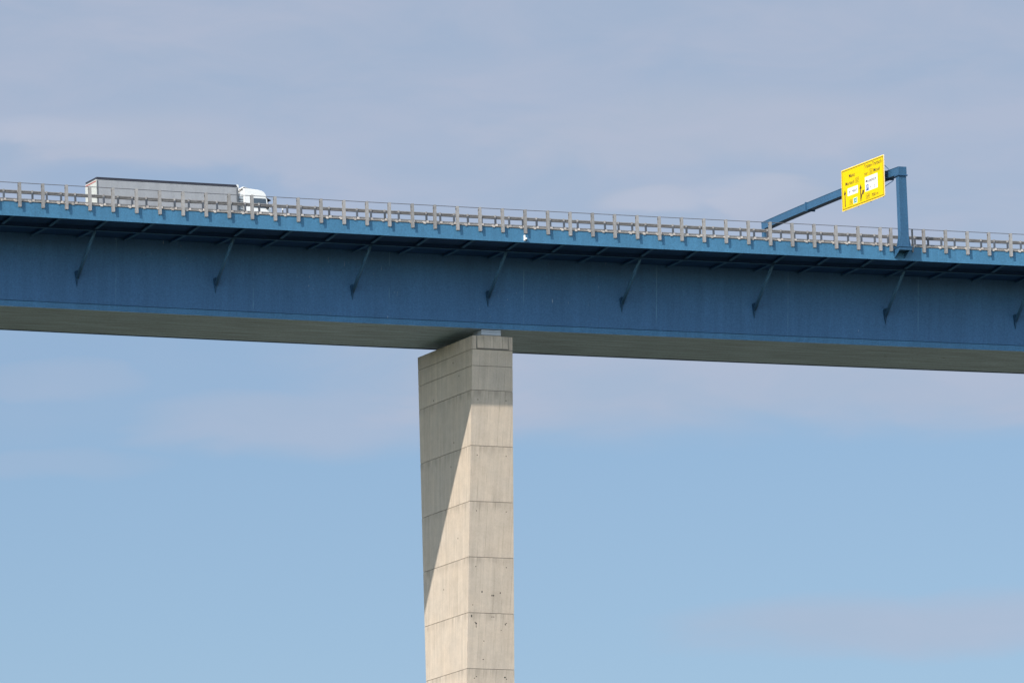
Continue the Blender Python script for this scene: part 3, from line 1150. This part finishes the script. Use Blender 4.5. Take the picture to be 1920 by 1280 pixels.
def veil(a0, e0, wa, wv, weight):
    qa = g.math('DIVIDE', g.math('SUBTRACT', wz, a0), wa)
    qe = g.math('DIVIDE', g.math('SUBTRACT', we, e0), wv)
    r2 = g.math('ADD', g.math('MULTIPLY', qa, qa), g.math('MULTIPLY', qe, qe))
    return g.mapr(r2, 0.05, 1.5, weight, 0.0, smooth=True)


shelf = g.mapr(we, 8.78, 9.12, 0.0, 1.0, smooth=True)
gap = g.math('MULTIPLY', g.mapr(wz, 22.2, 24.0, 0.80, 0.0, smooth=True), g.mapr(we, 9.75, 10.5, 1.0, 0.0, smooth=True))
f = g.math('MULTIPLY', g.math('MULTIPLY', shelf, g.math('SUBTRACT', 1.0, gap)), g.mapr(n2, 0.3, 0.7, 0.72, 0.90))
for args in ((26.9, 7.62, 1.8, 0.26, 0.68), (22.9, 9.08, 1.5, 0.28, 0.60), (21.0, 9.36, 0.8, 0.18, 0.41), (20.9, 8.80, 0.8, 0.10, 0.25),
             (25.6, 10.95, 1.6, 0.30, 0.22), (21.6, 11.0, 1.0, 0.22, 0.22), (25.1, 10.46, 0.45, 0.10, 0.3), (26.0, 10.45, 0.35, 0.10, 0.3)):
    f = g.math('MAXIMUM', f, veil(*args)) if args[4] > 0.4 else g.math('ADD', f, veil(*args))
f = g.math('SUBTRACT', f, veil(21.9, 10.68, 1.2, 0.16, 0.35))
mask = g.math('MINIMUM', g.math('MAXIMUM', f, 0.0), 1.0)
tint = g.mix(1.0, sky.outputs[0], (0.915, 0.948, 1.012), 'MULTIPLY')
cl = g.mix(g.mapr(n2, 0.35, 0.65), (4.14, 4.90, 6.30), (4.44, 5.03, 6.40))
dim = g.mapr(el, 10.4, 12.2, 1.0, 0.975, smooth=True)
cl = g.mix(1.0, cl, g.comb(dim, dim, dim), 'MULTIPLY')
sk = g.mix(mask, tint, cl)
# a few thicker, paler shreds of cloud low over the deck
sh_ = g.math('ADD', veil(25.15, 10.44, 0.42, 0.10, 0.55), g.math('ADD', veil(25.85, 10.47, 0.35, 0.09, 0.45), veil(20.9, 11.05, 0.7, 0.14, 0.4)))
sk = g.mix(g.math('MINIMUM', sh_, 1.0), sk, (4.95, 5.45, 6.75))
# haze and veils lit from behind are far brighter towards the sun
ds = g.n('ShaderNodeVectorMath', operation='DOT_PRODUCT')
g.put(ds.inputs[0], d)
ds.inputs[1].default_value = tosun
fw = g.mapr(ds.outputs['Value'], -0.25, 0.95, 1.0, 2.4, smooth=True)
hz = g.math('MULTIPLY', g.mapr(el, 6.0, 30.0, 0.75, 0.0, smooth=True), g.mapr(ds.outputs['Value'], -0.2, 0.5, 0.0, 1.0, smooth=True))
fw = g.math('MULTIPLY', fw, g.math('ADD', 1.0, hz))
sk = g.mix(1.0, sk, g.comb(fw, fw, g.math('POWER', fw, 0.93)), 'MULTIPLY')
g.put(bg.inputs['Color'], sk)
bg.inputs['Strength'].default_value = STR

# ------------------------------------------------------------------ camera
cam = bpy.data.cameras.new('camera')
co = bpy.data.objects.new('camera', cam)
col.objects.link(co)
th, ph, ro = 0.42234718, 0.16731513, -0.02483923
Fv = Vector((math.sin(th) * math.cos(ph), math.cos(th) * math.cos(ph), math.sin(ph)))
Rv = Vector((math.cos(th), -math.sin(th), 0))
Uv = Rv.cross(Fv)
R2 = Rv * math.cos(ro) + Uv * math.sin(ro)
U2 = -Rv * math.sin(ro) + Uv * math.cos(ro)
Mc = Matrix((R2, U2, -Fv)).transposed().to_4x4()
Mc.translation = (-304.25542, -673.21079, ZO - 133.67323)
co.matrix_world = Mc
cam.sensor_width = 36.0
cam.lens = 15774.84 * 36.0 / 1920.0
cam.clip_start = 5.0
cam.clip_end = 20000.0
scene.camera = co

scene.render.engine = 'CYCLES'
scene.view_settings.view_transform = 'Standard'
scene.view_settings.look = 'None'
scene.view_settings.exposure = 0.0
scene.view_settings.gamma = 1.0
scene.cycles.max_bounces = 8
scene.cycles.diffuse_bounces = 5
scene.render.resolution_x = 1024
scene.render.resolution_y = 682
